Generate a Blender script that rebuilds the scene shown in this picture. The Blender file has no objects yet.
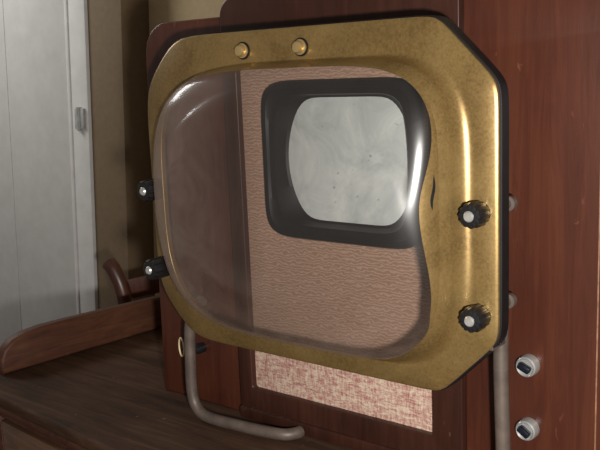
import bpy, bmesh, math
from mathutils import Vector, Matrix
sc=bpy.context.scene
try: sc.view_settings.view_transform='Standard'
except Exception: pass
S=0.7          # scene units -> metres
FLOOR=-1.51
ORG={}

# ---------------------------------------------------------------- materials
def newmat(name):
    m=bpy.data.materials.new(name); m.use_nodes=True
    nt=m.node_tree; b=nt.nodes['Principled BSDF']; return m,nt,b
def N(nt,t,**k):
    n=nt.nodes.new(t)
    for a,v in k.items(): setattr(n,a,v)
    return n
def ramp(nt,stops):
    r=N(nt,'ShaderNodeValToRGB'); e=r.color_ramp.elements
    while len(e)<len(stops): e.new(.5)
    for i,(p,c) in enumerate(stops):
        e[i].position=p; e[i].color=(*c,1)
    return r
def coords(nt,scale=(1,1,1)):
    tc=N(nt,'ShaderNodeTexCoord'); mp=N(nt,'ShaderNodeMapping')
    mp.inputs['Scale'].default_value=scale
    nt.links.new(tc.outputs['Object'],mp.inputs['Vector']); return mp.outputs['Vector']
def noise(nt,vec,scale,detail=4,rough=.6,dist=0):
    n=N(nt,'ShaderNodeTexNoise'); n.inputs['Scale'].default_value=scale
    n.inputs['Detail'].default_value=detail; n.inputs['Roughness'].default_value=rough
    n.inputs['Distortion'].default_value=dist
    nt.links.new(vec,n.inputs['Vector']); return n.outputs['Fac']
def bump(nt,b,h,s=.2,d=.002):
    bp=N(nt,'ShaderNodeBump'); bp.inputs['Strength'].default_value=s; bp.inputs['Distance'].default_value=d
    nt.links.new(h,bp.inputs['Height']); nt.links.new(bp.outputs['Normal'],b.inputs['Normal'])
def wood(name,dark,mid,light,grain='z',rough=.35,coat=.2,scuff=0,spec=.5):
    m,nt,b=newmat(name)
    sc_={'z':(70,70,5),'x':(5,60,60),'y':(60,5,60)}[grain]
    v=coords(nt,sc_); f=noise(nt,v,1.0,7,.7,.8)
    v2=coords(nt,(7,7,4) if grain=='z' else (4,7,7)); f2=noise(nt,v2,1,4)
    mx=N(nt,'ShaderNodeMath',operation='MULTIPLY_ADD'); mx.inputs[1].default_value=.6
    nt.links.new(f,mx.inputs[0])
    m2=N(nt,'ShaderNodeMath',operation='MULTIPLY'); m2.inputs[1].default_value=.4
    nt.links.new(f2,m2.inputs[0]); nt.links.new(m2.outputs[0],mx.inputs[2])
    r=ramp(nt,[(.36,dark),(.5,mid),(.66,light)])
    nt.links.new(mx.outputs[0],r.inputs[0]); col=r.outputs[0]
    if scuff:
        fs=noise(nt,coords(nt,(1,1,.35)),75,3,.55,.8)
        rs=ramp(nt,[(.70,(0,0,0)),(.78,(1,1,1))]); nt.links.new(fs,rs.inputs[0])
        mm=N(nt,'ShaderNodeMix',data_type='RGBA'); ms=N(nt,'ShaderNodeMath',operation='MULTIPLY'); ms.inputs[1].default_value=scuff
        nt.links.new(rs.outputs[0],ms.inputs[0]); nt.links.new(ms.outputs[0],mm.inputs[0])
        nt.links.new(col,mm.inputs[6]); mm.inputs[7].default_value=(*[min(1,c*3+.03) for c in light],1); col=mm.outputs[2]
    nt.links.new(col,b.inputs['Base Color'])
    b.inputs['Roughness'].default_value=rough; b.inputs['Coat Weight'].default_value=coat
    b.inputs['Specular IOR Level'].default_value=spec
    b.inputs['Coat Roughness'].default_value=.3
    bump(nt,b,f,.2,.001); return m
def plain(name,c,rough=.5,metal=0,nz=0,spec=.5,sc_=60):
    m,nt,b=newmat(name)
    f=noise(nt,coords(nt),sc_,5)
    r=ramp(nt,[(.3,tuple(x*(1-nz) for x in c)),(.7,tuple(min(1,x*(1+nz)) for x in c))])
    nt.links.new(f,r.inputs[0]); nt.links.new(r.outputs[0],b.inputs['Base Color'])
    b.inputs['Roughness'].default_value=rough; b.inputs['Metallic'].default_value=metal
    b.inputs['Specular IOR Level'].default_value=spec
    return m
M_cab=wood('cabinet_walnut',(.040,.011,.0065),(.060,.017,.009),(.084,.026,.013),scuff=.3,spec=.3,coat=.1)
M_cabdark=wood('cabinet_dark_walnut',(.022,.008,.005),(.034,.012,.0075),(.050,.018,.011),scuff=.3,spec=.3,coat=.05)
M_top=wood('tabletop_wood',(.026,.013,.008),(.056,.029,.017),(.10,.055,.033),'x',.7,0,scuff=.35,spec=.10)
M_gal=wood('gallery_wood',(.036,.012,.007),(.068,.025,.013),(.11,.045,.022),'y',.55,0,scuff=.25,spec=.25)
M_drawer=wood('drawer_wood',(.08,.037,.018),(.14,.07,.035),(.20,.11,.058),'x',.45,.1)
M_chair=wood('chair_wood',(.035,.010,.006),(.065,.019,.010),(.10,.03,.015),'z',.4)
M_black=plain('black_plastic',(.008,.008,.009),.35,0,.3)
M_bezel=plain('black_bezel_lacquer',(.004,.005,.0075),.5,0,.3,.2)
M_backing=plain('black_backing',(.006,.006,.007),.5,0,.3,.25)
M_chrome=plain('worn_chrome',(.50,.49,.47),.3,.6,.2)
M_steel=plain('pale_metal',(.46,.46,.45),.32,.55,.15)
M_bluebl=plain('blue_black_plastic',(.006,.008,.014),.3,0,.2)
M_tube=plain('stand_tube_paint',(.105,.080,.066),.5,.2,.25)
M_cream=plain('cream_cable',(.6,.5,.3),.5,0,.1)
M_door=plain('door_paint',(.47,.465,.45),.65,0,.06,.3,20)
M_trim=plain('trim_paint',(.59,.585,.57),.65,0,.07,.3,20)
M_wall=plain('wall_paint',(.54,.42,.25),.9,0,.06)
M_strip=plain('strip_brown',(.155,.108,.062),.8,0,.08)
M_floor=wood('floor_boards',(.03,.015,.01),(.06,.03,.02),(.1,.05,.03),'x',.5)
M_inlay=plain('inlay_light',(.24,.12,.07),.5,0,.4)
M_screw=plain('polished_brass',(.66,.48,.22),.28,.8,.12)
# brass
M_brass,nt,b=newmat('aged_brass')
v=coords(nt); f=noise(nt,v,12,5,.6,.8); f2=noise(nt,v,380,4,.7)
ad=N(nt,'ShaderNodeMath',operation='MULTIPLY_ADD'); ad.inputs[1].default_value=.45
m2=N(nt,'ShaderNodeMath',operation='MULTIPLY'); m2.inputs[1].default_value=.55
nt.links.new(f,m2.inputs[0]); nt.links.new(f2,ad.inputs[0]); nt.links.new(m2.outputs[0],ad.inputs[2])
r=ramp(nt,[(.36,(.17,.105,.037)),(.48,(.255,.166,.060)),(.66,(.34,.230,.090))])
nt.links.new(ad.outputs[0],r.inputs[0]); nt.links.new(r.outputs[0],b.inputs['Base Color'])
b.inputs['Metallic'].default_value=.6; b.inputs['Roughness'].default_value=.34
bump(nt,b,f2,.05,.0004)
# clear dome
M_dome=bpy.data.materials.new('clear_acrylic'); M_dome.use_nodes=True; nt=M_dome.node_tree; nt.nodes.clear()
out=N(nt,'ShaderNodeOutputMaterial'); tr=N(nt,'ShaderNodeBsdfTransparent'); tr.inputs[0].default_value=(.94,.91,.89,1)
gs=[]
for rg in (.14,.21,.31):
    g=N(nt,'ShaderNodeBsdfGlossy'); g.inputs['Roughness'].default_value=rg; gs.append(g)
gm0=N(nt,'ShaderNodeMixShader'); gm0.inputs[0].default_value=.3; nt.links.new(gs[1].outputs[0],gm0.inputs[1]); nt.links.new(gs[2].outputs[0],gm0.inputs[2])
gm=N(nt,'ShaderNodeMixShader'); gm.inputs[0].default_value=.55; nt.links.new(gs[0].outputs[0],gm.inputs[1]); nt.links.new(gm0.outputs[0],gm.inputs[2])
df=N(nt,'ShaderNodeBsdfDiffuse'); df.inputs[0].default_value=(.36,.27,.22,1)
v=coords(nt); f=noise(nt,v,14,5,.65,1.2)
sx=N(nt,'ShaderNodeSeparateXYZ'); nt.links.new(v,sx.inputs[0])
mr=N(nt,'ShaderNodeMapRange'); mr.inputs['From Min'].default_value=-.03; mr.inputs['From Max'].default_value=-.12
mr.inputs['To Min'].default_value=.015; mr.inputs['To Max'].default_value=.30; nt.links.new(sx.outputs['X'],mr.inputs['Value'])  # dust plus painted brown haze, standing in for soft reflections on the left
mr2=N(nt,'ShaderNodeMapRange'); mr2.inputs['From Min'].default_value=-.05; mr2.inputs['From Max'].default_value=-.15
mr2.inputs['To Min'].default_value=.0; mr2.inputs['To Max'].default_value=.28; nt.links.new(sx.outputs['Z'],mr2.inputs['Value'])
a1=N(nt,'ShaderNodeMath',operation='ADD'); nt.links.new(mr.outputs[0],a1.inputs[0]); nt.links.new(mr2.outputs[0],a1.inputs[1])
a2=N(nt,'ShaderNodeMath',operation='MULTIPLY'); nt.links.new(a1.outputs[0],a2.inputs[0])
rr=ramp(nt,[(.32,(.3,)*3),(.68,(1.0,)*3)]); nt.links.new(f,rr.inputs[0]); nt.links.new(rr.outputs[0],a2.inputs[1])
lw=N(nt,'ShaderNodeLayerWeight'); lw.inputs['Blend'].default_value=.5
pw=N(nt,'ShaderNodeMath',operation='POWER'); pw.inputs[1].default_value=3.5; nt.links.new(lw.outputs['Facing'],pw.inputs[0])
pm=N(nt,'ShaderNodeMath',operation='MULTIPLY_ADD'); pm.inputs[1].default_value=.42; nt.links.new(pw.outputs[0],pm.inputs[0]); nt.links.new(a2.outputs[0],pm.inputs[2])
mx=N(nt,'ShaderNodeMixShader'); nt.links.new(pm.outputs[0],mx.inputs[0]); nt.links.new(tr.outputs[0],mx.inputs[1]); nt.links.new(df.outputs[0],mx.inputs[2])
fr=N(nt,'ShaderNodeFresnel'); fr.inputs[0].default_value=2.1
fm=N(nt,'ShaderNodeMath',operation='MINIMUM'); fm.inputs[1].default_value=.15; nt.links.new(fr.outputs[0],fm.inputs[0])
mx2=N(nt,'ShaderNodeMixShader'); nt.links.new(fm.outputs[0],mx2.inputs[0]); nt.links.new(mx.outputs[0],mx2.inputs[1]); nt.links.new(gm.outputs[0],mx2.inputs[2])
nt.links.new(mx2.outputs[0],out.inputs[0])
# cloth
M_cloth,nt,b=newmat('speaker_cloth')
v=coords(nt,(.7,1,1.0))
w=N(nt,'ShaderNodeTexWave',wave_type='BANDS',bands_direction='Z'); w.inputs['Scale'].default_value=82
w.inputs['Distortion'].default_value=9; w.inputs['Detail'].default_value=3; w.inputs['Detail Scale'].default_value=1.9
nt.links.new(v,w.inputs['Vector'])
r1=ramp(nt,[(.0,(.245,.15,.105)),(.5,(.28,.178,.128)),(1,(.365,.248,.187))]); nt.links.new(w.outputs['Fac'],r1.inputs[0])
f=noise(nt,coords(nt,(.6,1,2.6)),125,4,.8,.8)
fb=noise(nt,coords(nt,(2.6,1,.7)),145,3,.7,.3)
fa=N(nt,'ShaderNodeMath',operation='MULTIPLY_ADD'); fa.inputs[1].default_value=.4; nt.links.new(fb,fa.inputs[0])
fc=N(nt,'ShaderNodeMath',operation='MULTIPLY'); fc.inputs[1].default_value=.6; nt.links.new(f,fc.inputs[0]); nt.links.new(fc.outputs[0],fa.inputs[2])
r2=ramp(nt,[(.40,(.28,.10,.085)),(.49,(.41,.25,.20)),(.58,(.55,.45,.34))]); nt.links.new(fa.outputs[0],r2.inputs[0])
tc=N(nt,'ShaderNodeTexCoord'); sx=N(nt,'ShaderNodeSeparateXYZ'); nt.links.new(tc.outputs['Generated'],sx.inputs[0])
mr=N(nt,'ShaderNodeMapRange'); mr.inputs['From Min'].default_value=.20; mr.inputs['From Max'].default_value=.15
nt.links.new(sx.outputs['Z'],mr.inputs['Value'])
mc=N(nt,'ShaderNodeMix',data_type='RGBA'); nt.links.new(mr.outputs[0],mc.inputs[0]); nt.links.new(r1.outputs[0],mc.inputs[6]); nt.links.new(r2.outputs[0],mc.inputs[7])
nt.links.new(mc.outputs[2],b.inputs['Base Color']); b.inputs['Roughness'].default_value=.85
bump(nt,b,w.outputs['Fac'],.12,.0008)
# screen
M_screen,nt,b=newmat('phosphor_glass')
f=noise(nt,coords(nt),15,6,.7,.9); r=ramp(nt,[(.34,(.36,.41,.415)),(.5,(.47,.525,.525)),(.66,(.57,.625,.615))]); nt.links.new(f,r.inputs[0])
vo=N(nt,'ShaderNodeTexNoise'); vo.inputs['Scale'].default_value=150; nt.links.new(coords(nt),vo.inputs['Vector'])
r3=ramp(nt,[(.24,(.6,.6,.6)),(.30,(1,1,1))]); nt.links.new(vo.outputs['Fac'],r3.inputs[0])
mm=N(nt,'ShaderNodeMix',data_type='RGBA',blend_type='MULTIPLY'); mm.inputs[0].default_value=1
nt.links.new(r.outputs[0],mm.inputs[6]); nt.links.new(r3.outputs[0],mm.inputs[7])
nt.links.new(mm.outputs[2],b.inputs['Base Color']); b.inputs['Roughness'].default_value=.5
b.inputs['Specular IOR Level'].default_value=.2

# ---------------------------------------------------------------- geometry helpers
def build(name,pieces,mat,parent=None,label=None,cat=None,kind=None,group=None,ang=32):
    V=[];F=[]
    for (v,f) in pieces:
        o=len(V); V+= [Vector(p) for p in v]; F+=[tuple(i+o for i in q) for q in f]
    lo=Vector([min(p[i] for p in V) for i in range(3)]); hi=Vector([max(p[i] for p in V) for i in range(3)])
    c=(lo+hi)/2
    if parent is None: c.z=lo.z
    me=bpy.data.meshes.new(name); me.from_pydata([p-c for p in V],[],F); me.update()
    bm=bmesh.new(); bm.from_mesh(me); bmesh.ops.remove_doubles(bm,verts=bm.verts,dist=1e-6)
    bmesh.ops.recalc_face_normals(bm,faces=bm.faces); bm.to_mesh(me); bm.free()
    me.shade_smooth(); me.set_sharp_from_angle(angle=math.radians(ang))
    me.materials.append(mat)
    o=bpy.data.objects.new(name,me); sc.collection.objects.link(o)
    if parent is not None:
        o.parent=parent; o.location=c-ORG[parent.name]
    else: o.location=c
    ORG[o.name]=c
    if label: o['label']=label
    if cat: o['category']=cat
    if kind: o['kind']=kind
    if group: o['group']=group
    return o
def empty(name,loc,label,cat):
    o=bpy.data.objects.new(name,None); o.empty_display_size=.05; sc.collection.objects.link(o)
    o.location=loc; ORG[o.name]=Vector(loc); o['label']=label; o['category']=cat; return o
def loft(loops,cap0=False,cap1=False):
    n=len(loops[0]); V=[p for l in loops for p in l]; F=[]
    for k in range(len(loops)-1):
        for i in range(n):
            j=(i+1)%n; F.append((k*n+i,k*n+j,(k+1)*n+j,(k+1)*n+i))
    if cap0: F.append(tuple(range(n))[::-1])
    if cap1: F.append(tuple((len(loops)-1)*n+i for i in range(n)))
    return V,F
def box(x0,x1,y0,y1,z0,z1,bev=.003,seg=2):
    bm=bmesh.new(); bmesh.ops.create_cube(bm,size=1)
    for v in bm.verts: v.co=Vector(((x0+x1)/2+v.co.x*(x1-x0),(y0+y1)/2+v.co.y*(y1-y0),(z0+z1)/2+v.co.z*(z1-z0)))
    if bev>0: bmesh.ops.bevel(bm,geom=list(bm.edges),offset=bev,segments=seg,profile=.5,affect='EDGES')
    bm.verts.index_update(); V=[v.co.copy() for v in bm.verts]; F=[tuple(v.index for v in f.verts) for f in bm.faces]; bm.free(); return V,F
def plate(outlines,y0,y1,bev=.003):
    cu=bpy.data.curves.new('tmp','CURVE'); cu.dimensions='2D'; cu.fill_mode='BOTH'
    for ol in outlines:
        sp=cu.splines.new('POLY'); sp.points.add(len(ol)-1); sp.use_cyclic_u=True
        for i,(a,b_) in enumerate(ol): sp.points[i].co=(a,b_,0,1)
    cu.extrude=(y1-y0)/2-bev; cu.bevel_depth=bev; cu.bevel_resolution=2; cu.offset=-bev
    o=bpy.data.objects.new('tmp',cu); sc.collection.objects.link(o)
    me=bpy.data.meshes.new_from_object(o)
    yc=(y0+y1)/2
    V=[Vector((v.co.x,yc+v.co.z,v.co.y)) for v in me.vertices]; F=[tuple(p.vertices) for p in me.polygons]
    bpy.data.objects.remove(o); bpy.data.curves.remove(cu); bpy.data.meshes.remove(me)
    return V,F
def rrect(x0,x1,z0,z1,r,n=8,flare=0):
    rs=r if isinstance(r,(list,tuple)) else [r]*4   # bl br tr tl
    P=[]
    for (cx,cz,a0,q) in ((x0-flare+rs[0],z0+rs[0],180,rs[0]),(x1+flare-rs[1],z0+rs[1],270,rs[1]),(x1-rs[2],z1-rs[2],0,rs[2]),(x0+rs[3],z1-rs[3],90,rs[3])):
        for i in range(n+1):
            a=math.radians(a0+90*i/n); P.append((cx+q*math.cos(a),cz+q*math.sin(a)))
    return P
def catmull(P,n=10):
    P=[Vector(p) for p in P]; Q=[P[0]*2-P[1]]+P+[P[-1]*2-P[-2]]; out=[]
    for i in range(1,len(Q)-2):
        for k in range(n):
            t=k/n; a,b_,c,d=Q[i-1],Q[i],Q[i+1],Q[i+2]
            out.append(.5*((2*b_)+(c-a)*t+(2*a-5*b_+4*c-d)*t*t+(-a+3*b_-3*c+d)*t**3))
    out.append(P[-1]); return out
def tube(P,r,n=16,rad=None):
    P=[Vector(p) for p in P]; t=(P[1]-P[0]).normalized(); u=t.orthogonal().normalized(); loops=[]
    for i,p in enumerate(P):
        t2=((P[min(i+1,len(P)-1)]-P[max(i-1,0)])).normalized()
        u=(u-t2*u.dot(t2)).normalized(); w=t2.cross(u); q=rad(i/(len(P)-1)) if rad else r
        loops.append([p+u*q*math.cos(2*math.pi*k/n)+w*q*math.sin(2*math.pi*k/n) for k in range(n)])
    return loft(loops,True,True)
def lathe_y(cx,cz,prof,n=40,fl=0,nf=10):
    loops=[]
    for (y,r) in prof:
        loops.append([Vector((cx+(r+(fl*math.cos(nf*2*math.pi*k/n) if r>.008 else 0))*math.cos(2*math.pi*k/n),y,cz+(r+(fl*math.cos(nf*2*math.pi*k/n) if r>.008 else 0))*math.sin(2*math.pi*k/n))) for k in range(n)])
    return loft(loops,True,True)
def sellipse(a,b_,n,th):
    c,s=math.cos(th),math.sin(th)
    r=((abs(c)/a)**n+(abs(s)/b_)**n)**(-1/n); return r*c,r*s

# ================================================================ MAGNIFIER
TZ=-.44
mag=empty('screen_magnifier',(0,.04,TZ),'clear domed television magnifier, brass octagonal frame on tube stand','magnifying lens')
HW,HH=.329,.2575; CX,CZ=.088,.088
octo=[(HW,-HH+CZ),(HW,HH-CZ),(HW-CX,HH),(-HW+CX,HH),(-HW,HH-CZ),(-HW,-HH+CZ),(-HW+CX,-HH),(HW-CX,-HH)]
angs=sorted(set([2*math.pi*i/240 for i in range(240)]+[math.atan2(z,x)%(2*math.pi) for x,z in octo]))
def octr(th,ins=0):
    c,s=math.cos(th),math.sin(th); hw,hh=HW-ins,HH-ins
    k=CX/CZ; L=HW+(HH-CZ)*k-ins*math.hypot(1,k)
    t=max(0,min(1,(.25-c)/.5))
    p=60*(1-t)+26*t
    L*=1+.014*t
    r=((abs(c)/hw)**p+(abs(s)/hh)**p+((abs(c)+abs(s)*k)/L)**p)**(-1/p)
    return r*c,r*s
DH=.088
def sm(a,b_,t): t=max(0,min(1,(t-a)/(b_-a))); return t*t*(3-2*t)
def dout(th,s=1):
    c,sn=math.cos(th),math.sin(th)
    q=sm(0,.15,1-s)
    n=((5.0 if sn>0 else 4.4) if c>0 else 3.6); n=n+(2.0-n)*q
    return sellipse(.272 if c>0 else .283, .207 if sn>0 else .224, n, th)
def dome_pt(th,s):
    x,z=dout(th,s); h=DH*math.sqrt(max(0,1-min(s,1)**6)); return Vector((x*s,-h,z*s))
def s_b(th):
    x,z=dout(th)
    right=sm(.10,.24,x)
    sg=.065 if z>.01 else .095
    vr=.966-.055*math.exp(-((z-.01)/sg)**2)
    top=sm(.0,.18,z)*sm(-.27,-.12,x)
    base=.994
    vt=.962
    v=base+(vt-base)*top
    if z<0: v=base
    lowfade=1-max(0,min(1,(-z-.14)/.06))*.6
    return v*(1-right*lowfade)+vr*right*lowfade
def ring(fn): return [fn(t) for t in angs]
def o3(ins,y): return ring(lambda t: Vector((octr(t,ins)[0],y,octr(t,ins)[1])))
def fil(k):
    """concave fillet loop k (0..1) between flat rim and dome wall; wider on +x side"""
    def f(t):
        x,z=dout(t); R_=sm(.08,.24,x); wd=.022+.072*R_*(1-.45*sm(.10,.19,abs(z))); h0=.012+.020*R_
        a=k*math.pi/2*.86
        sc2=1+wd*(1-math.sin(a)); h=h0*(1-math.cos(a))/(1-math.cos(math.pi/2*.86))
        return Vector((x*sc2,-h,z*sc2)) 
    return ring(f)
loops=[o3(0,.008),o3(0,.003),o3(.004,0)]
loops+=[fil(k/8) for k in range(8)]
K=10
def skirt(t,k):
    x,z=dout(t); R_=sm(.08,.24,x); sb=s_b(t); h0=.013+.021*R_
    hb=DH*math.sqrt(1-sb**6); h=h0+(max(hb,h0+.002)-h0)*k/K; s=(1-(h/DH)**2)**(1/6)
    return dome_pt(t,s)
for k in range(K+1): loops.append(ring(lambda t,k=k: skirt(t,k)))
loops.append(ring(lambda t: skirt(t,K)*.998+Vector((0,.0008,0))))
build('frame',[loft(loops)],M_brass,mag,'aged golden brass octagonal rim',ang=50)
# worn dark chip in the gilding on the inner wall
cv=[];cf=[]
nn=14
for i in range(nn):
    q=i/(nn-1); t=.04+.17*q; w_=.9*math.sin(math.pi*min(1,max(0,q)))**.6+.05
    kc=4.2+.9*math.sin(q*7)*.5
    for kk in (kc-w_*.9,kc+w_*.9):
        p=skirt(t,kk); cv.append(p+Vector((.0012,-.0010,0)))
for i in range(nn-1): cf.append((2*i,2*i+1,2*i+3,2*i+2))
build('worn_chip',[(cv,cf)],M_black,mag,'dark chip in the gilding')
build('backing_plate',[loft([o3(.001,.0085),o3(-.002,.0095),o3(-.002,.030),o3(.014,.030),o3(.014,.0085),o3(.001,.0085)])],M_backing,mag,'black backing edge')
SS=[1.0,.995,.99,.98,.97,.955,.94,.92,.905,.89,.875,.86,.845,.83,.80,.76,.7,.6,.5,.4,.3,.2,.1,.02]
loops=[]
for s in SS:
    def f(t,s=s):
        sb=s_b(t)+.001; return dome_pt(t,min(1,s*1.0 if s<.8 else .8+(s-.8)/.2*(min(sb,.9995)-.8)))
    loops.append(ring(f))
build('lens_dome',[loft(loops,False,True)],M_dome,mag,'clear domed plastic lens, slightly dusty, reflection haze painted at left',ang=80)
# knobs
def knob(cx,cz):
    L=.009 if cx<0 else 0; r0=.0180 if cx<0 else .0165
    k=build('knob',[lathe_y(cx,cz,[(-.001,r0-.002),(-.005,r0),(-.026-L,r0),(-.031-L,r0-.002),(-.032-L,.009)],72,.0009,12)],M_black,mag,'black fluted plastic knob')
    build('knob_cap',[lathe_y(cx,cz,[(-.030-L,.0072),(-.033-L,.0072),(-.035-L,.0055),(-.0352-L,.002)],32)],M_chrome,k,'silver metal centre')
    build('knob_washer',[lathe_y(cx,cz,[(.000,.0150),(-.002,.0150),(-.003,.014)],32)],M_black,k)
    if cx>0:
        build('bolt',[lathe_y(cx,cz,[(.002,.006),(.080,.006),(.0805,.0105),(.090,.0105),(.092,.008)],24)],M_tube,mag,'brownish threaded bolt end')
for cx in (-.3045,.305):
    for cz in (0.003,-.135): knob(cx,cz)
for cx in (-.095,.019):
    s_=build('screw',[lathe_y(cx,.228,[(-.001,.0112),(-.004,.0112),(-.0045,.0092),(-.009,.0092),(-.0120,.0075),(-.0127,.004)],32)],M_screw,mag,'small shiny brass nut')
    build('screw_washer',[lathe_y(cx,.228,[(0,.0135),(-.0018,.0135),(-.002,.012)],32)],M_backing,s_,'dark washer')
# stand tubes
R=.0105
for sgn in (-1,1):
    if sgn<0: head=[(-.268,.046,-.205),(-.290,.048,-.225),(-.308,.05,-.262)]
    else: head=[(.31,.05,-.16),(.31,.05,-.22)]
    P=head+[(sgn*.313,.05,-.33),(sgn*.314,.05,-.385),(sgn*.305,.05,-.415),(sgn*.275,.05,TZ+R),(sgn*.20,.053,TZ+R),(sgn*.145,.059,TZ+R),(sgn*.108,.068,TZ+R),(sgn*.094,.084,TZ+R),(sgn*.092,.094,TZ+R)]
    build('stand_leg',[tube(catmull(P,8),R)],M_tube,mag,'bent grey-brown metal tube leg')
    if sgn>0: build('bracket',[box(.297,.319,.008,.048,-.185,-.165,.002)],M_tube,mag,'small metal stand bracket')
    else: build('bracket',[box(-.278,-.262,.008,.040,-.214,-.200,.002)],M_tube,mag,'small metal stand bracket')

# ================================================================ TELEVISION
FY=.11
tv=empty('television',(0,.33,TZ),'vintage reddish-brown wooden table television with a small grey screen','television')
clothx=(-.213,.166); clothz=(-.379,.200)
hole=rrect(clothx[0],clothx[1],clothz[0],clothz[1],.006,3)
sh=rrect(-.459,.462,TZ,.293,[.004,.004,.06,.06],8,.014)
cen=rrect(-.245,.219,TZ+.002,.322,[.003,.003,.032,.032])
build('cabinet_body',[plate([sh,hole],FY+.012,FY+.05,.003),plate([sh],FY+.05,.56,.004),plate([rrect(-.245,.219,0,.320,.030)],FY+.05,.52,.004)],M_cab,tv,'reddish-brown wooden cabinet with rounded shoulders')
build('front_panel',[plate([cen,hole],FY-.003,FY+.03,.0025)],M_cabdark,tv,'raised dark brown front panel')
build('base_rail',[box(-.245,.219,FY-.008,FY+.01,TZ,TZ+.022,.004)],M_cabdark,tv)
bc=(-.004,.046)
def bz(a,b_,n,y,bulge=0,cnt=128):
    L=[]
    for i in range(cnt):
        u,v_=sellipse(1,1,n,2*math.pi*i/cnt)
        L.append(Vector((bc[0]+u*(a-bulge*v_*v_),y,bc[1]+v_*b_)))
    return L
bhole=[(p.x,p.z) for p in bz(.15,.126,7,0)]
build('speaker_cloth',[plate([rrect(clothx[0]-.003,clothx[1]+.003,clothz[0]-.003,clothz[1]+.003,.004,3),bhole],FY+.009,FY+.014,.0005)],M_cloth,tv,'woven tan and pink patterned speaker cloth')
build('screen_bezel',[loft([bz(.155,.131,8,FY+.012),bz(.157,.133,8,FY+.002),bz(.154,.130,8,FY-.004),bz(.145,.121,8,FY-.005),bz(.142,.118,8,FY-.001,.004),bz(.134,.110,8,FY+.001,.012),bz(.129,.107,9,FY+.026,.032),bz(.118,.097,9,FY+.036,.036)])],M_bezel,tv,'charcoal black rounded screen surround')
sl=[]
for s in (1,.95,.85,.7,.5,.3,.1,.01):
    sl.append(bz(.127*s,.105*s,9,FY+.018+.012*s*s,.038*s))
build('picture_tube',[loft(sl,False,True)],M_screen,tv,'pale grey glass picture tube face')
def cknob(cx,cz,rot):
    k=build('control_knob',[lathe_y(cx,cz,[(FY+.013,.0160),(FY+.004,.0160),(FY-.002,.0150),(FY-.004,.0132),(FY-.002,.0112),(FY-.001,.003)],40)],M_steel,tv,'round silver control knob')
    V,F=box(-.0095,.0095,FY-.011,FY-.0005,-.0055,.0055,.003)
    m=Matrix.Rotation(math.radians(rot),3,'Y')
    V=[m@p+Vector((cx,0,cz)) for p in V]
    build('knob_pointer',[(V,F)],M_bluebl,k,'blue-black pointer bar')
cknob(.320,-.237,25); cknob(.320,-.334,35)
build('inlay_strip',[box(.4165,.4185,FY+.0105,FY+.014,-.40,.25,.0004)],M_inlay,tv,'thin lighter edge line')
lp=[(-.405+.011*math.cos(a),FY+.004-.004*math.cos(a),-.335+.019*math.sin(a)) for a in [math.radians(i*15) for i in range(25)]]
build('cable_loop',[tube(lp,.0017,10)],M_cream,tv,'thin cream wire loop')
build('cabinet_stud',[lathe_y(-.352,-.328,[(FY+.013,.010),(FY-.002,.010),(FY-.010,.007),(FY-.011,.003)],20)],M_black,tv,'small dark stud')

# ================================================================ SIDEBOARD
ang=math.radians(-5); RC=Vector((-.885,-.083,0))
def rotp(p):
    V,F=p; m=Matrix.Rotation(ang,3,'Z'); return [m@Vector(v)+RC for v in V],F
sb=empty('sideboard',(.05,.25,FLOOR),'worn dark brown wooden sideboard with a low side gallery','sideboard')
WD,DP=1.95,.87
build('tabletop',[rotp(box(0,WD,0,DP,TZ-.026,TZ,.009,4))],M_top,sb,'dark scuffed wooden top with rounded edge')
build('top_moulding',[rotp(box(.006,WD-.006,.006,DP,TZ-.044,TZ-.025,.006,3)),rotp(box(.016,WD-.016,.016,DP,TZ-.058,TZ-.043,.003))],M_gal,sb,'lighter brown moulded edge')
def gal(u0):
    pv=[(.072,0),(.067,.018),(.069,.036),(.079,.056),(.101,.073),(.134,.083),(.18,.087),(.25,.0865),(.40,.083),(.55,.080),(DP-.01,.079),(DP-.01,0)]
    cu=plate([pv],0,.032,.008); V=[Vector((u0+p.y,p.x,TZ+p.z)) for p in cu[0]]; return rotp((V,cu[1]))
build('gallery',[gal(.004)],M_gal,sb,'low brown side board with rounded end')
build('gallery',[gal(WD-.038)],M_gal,sb,'low brown side board with rounded end')
build('carcass',[rotp(box(.03,WD-.03,.04,DP-.02,FLOOR+.12,TZ-.056,.004)),rotp(box(.028,.085,.028,.06,FLOOR,TZ-.056,.004)),rotp(box(WD-.085,WD-.028,.028,.06,FLOOR,TZ-.056,.004)),rotp(box(.028,.085,DP-.08,DP-.02,FLOOR,TZ-.056,.004)),rotp(box(WD-.085,WD-.028,DP-.08,DP-.02,FLOOR,TZ-.056,.004))],M_gal,sb,'brown wooden body')
for k in range(2):
    a=.10+k*.89
    d=build('drawer',[rotp(box(a,a+.86,.022,.045,TZ-.27,TZ-.072,.005))],M_drawer,sb,'lighter brown drawer front')
    for q in (.2,.66):
        kx,kz=a+q,TZ-.17
        build('drawer_knob',[rotp(lathe_y(kx,kz,[(.024,.010),(.012,.009),(.004,.018),(-.006,.018),(-.01,.01)],24))],M_chair,d,'round wooden knob')
    build('cupboard_door',[rotp(box(a,a+.86,.024,.045,FLOOR+.15,TZ-.29,.005))],M_drawer,sb,'lighter brown cupboard door')

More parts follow.
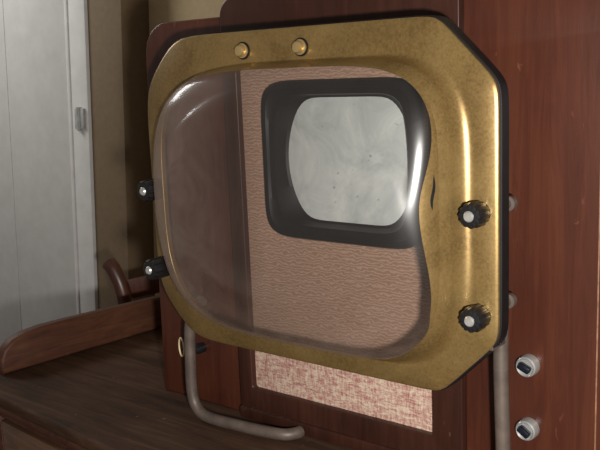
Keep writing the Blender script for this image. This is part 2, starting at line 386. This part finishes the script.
# ================================================================ CHAIR
ch=empty('chair',(-1.02,.83,FLOOR),'dark reddish wooden chair with curved back posts','chair')
zt=-.345
def post(x,dy):
    P=[(x,.62+dy,FLOOR),(x,.60+dy,-1.2),(x,.60+dy,-.87),(x+.012,.595+dy,-.6),(x+.012,.59+dy,-.47),(x+.004,.585+dy,-.41),(x-.016,.58+dy,-.365),(x-.036,.578+dy,zt)]
    return catmull(P,8)
AX,BX=Vector((-1.17,.60,0)),Vector((-.90,.98,0))
build('back_post',[tube(post(-1.17,0),.022,16,lambda t:.027-.005*t)],M_chair,ch)
build('back_post',[tube(post(-.90,.38),.022,16,lambda t:.027-.005*t)],M_chair,ch)
def rail(z,hh,y0):
    A=Vector((AX.x,AX.y,z)); B=Vector((BX.x,BX.y,z)); loops=[]
    for i in range(13):
        t=i/12; p=A.lerp(B,t); nrm=Vector((.38,-.27,0)).normalized(); p=p+nrm*(-.03*math.sin(math.pi*t))
        p.z=z+.012*math.sin(math.pi*t)
        loops.append([p+nrm*a+Vector((0,0,c)) for a,c in ((-.010,-hh),(.010,-hh),(.014,0),(.010,hh),(-.010,hh))])
    return loft(loops,True,True)
build('back_rail',[rail(-.430,.028,0)],M_chair,ch)
build('back_rail',[rail(-.60,.03,0)],M_chair,ch)
nrm=Vector((-.38,.27,0)).normalized()
def cp(t,d,z): 
    p=AX.lerp(BX,t)+nrm*d; return Vector((p.x,p.y,z))
seat=[[cp(-.03,-.01,z),cp(1.03,-.01,z),cp(1.08,.48,z),cp(-.08,.48,z)] for z in (-.90,-.865)]
build('seat',[loft(seat,True,True)],M_chair,ch)
for t in (.0,1.0): build('front_leg',[tube([cp(t,.44,FLOOR),cp(t,.44,-.9)],.022)],M_chair,ch)

# ================================================================ ROOM
LEAN=.075   # old crooked door frame
def lean(p):
    V,F=p; return [Vector((v[0]+LEAN*v[2],v[1],v[2])) for v in V],F
def struct(name,p,mat,label,par=None):
    return build(name,p,mat,par,label,None,'structure')
struct('floor',[box(-3.8,2.6,-2.2,1.33,FLOOR-.05,FLOOR,0)],M_floor,'dark wooden floor')
struct('wall_back',[box(-3.8,2.6,1.25,1.33,FLOOR,2.3,0)],M_wall,'plain tan painted wall')
dl,dr=-3.05,-2.06
door=struct('door_1',[lean(q) for q in (box(dl,-2.50,1.120,1.17,FLOOR,1.6,.004),box(-2.49,dr,1.112,1.17,FLOOR,1.6,.010),box(-2.502,-2.488,1.113,1.14,FLOOR,1.6,.003))],M_door,'pale grey painted panelled door')
struct('trim_1',[lean(q) for q in (box(-2.055,-1.93,1.10,1.25,FLOOR,1.7,.008),box(-2.05,-2.03,1.094,1.15,FLOOR,1.7,.005))],M_trim,'off-white painted door frame')
struct('brown_strip',[lean(box(-1.93,-1.735,1.115,1.25,FLOOR,2.2,.002))],M_strip,'flat brown strip beside the door frame')  # plain flat brown strip between door frame and tan wall
M_hinge=plain('hinge_metal',(.36,.37,.36),.5,.1,.2)
for hz in (.045,):
    V=loft([[Vector((-1.975+.010*math.cos(2*math.pi*k/16),1.090+.010*math.sin(2*math.pi*k/16),z)) for k in range(16)] for z in (hz-.045,hz+.045)],True,True)
    build('hinge',[lean(V),lean(box(-2.00,-1.945,1.089,1.103,hz-.04,hz+.04,.002))],M_hinge,door,'grey metal door hinge')
camloc=Vector((.815,-1,.194))

# lights
def light(name,typ,loc,energy,col,size=.02,target=None):
    l=bpy.data.lights.new(name,typ); l.energy=energy; l.color=col
    if typ=='AREA': l.size=size
    else: l.shadow_soft_size=size
    o=bpy.data.objects.new(name,l); o.location=loc; sc.collection.objects.link(o)
    if target is not None: o.rotation_euler=(Vector(target)-Vector(loc)).to_track_quat('-Z','Y').to_euler()
    return o
light('flash_lamp','POINT',camloc+Vector((.12,.0,-.105)),56,(1,.96,.91),.02)
light('window_light','AREA',(-2.9,.15,1.3),11,(1,.99,.96),.8,(-2.3,1.2,0))
w=bpy.data.worlds.new('world'); sc.world=w; w.use_nodes=True
w.node_tree.nodes['Background'].inputs[0].default_value=(.88,.77,.67,1); w.node_tree.nodes['Background'].inputs[1].default_value=.19

# camera
X=Vector((1079,-109,858)).normalized(); Z=Vector((-200,4775,858)); Z=(Z-X*Z.dot(X)).normalized(); Y=Z.cross(X)
Rm=Matrix((X,Y,Z))
cam=bpy.data.cameras.new('camera'); cam.lens=51.5; cam.sensor_width=36; cam.clip_start=.01
co=bpy.data.objects.new('camera',cam); sc.collection.objects.link(co); sc.camera=co
co.matrix_world=Matrix.Translation(camloc)@Rm.to_4x4()

# ---------------- scale everything to metres, floor at z=0
bpy.context.view_layer.update()
for me in set(o.data for o in sc.objects if o.type=='MESH'): me.transform(Matrix.Scale(S,4))
for o in sc.objects:
    if o.parent is None: o.location=(o.location-Vector((0,0,FLOOR)))*S
    else: o.location=o.location*S
for l in bpy.data.lights:
    if l.type=='AREA': l.size*=S
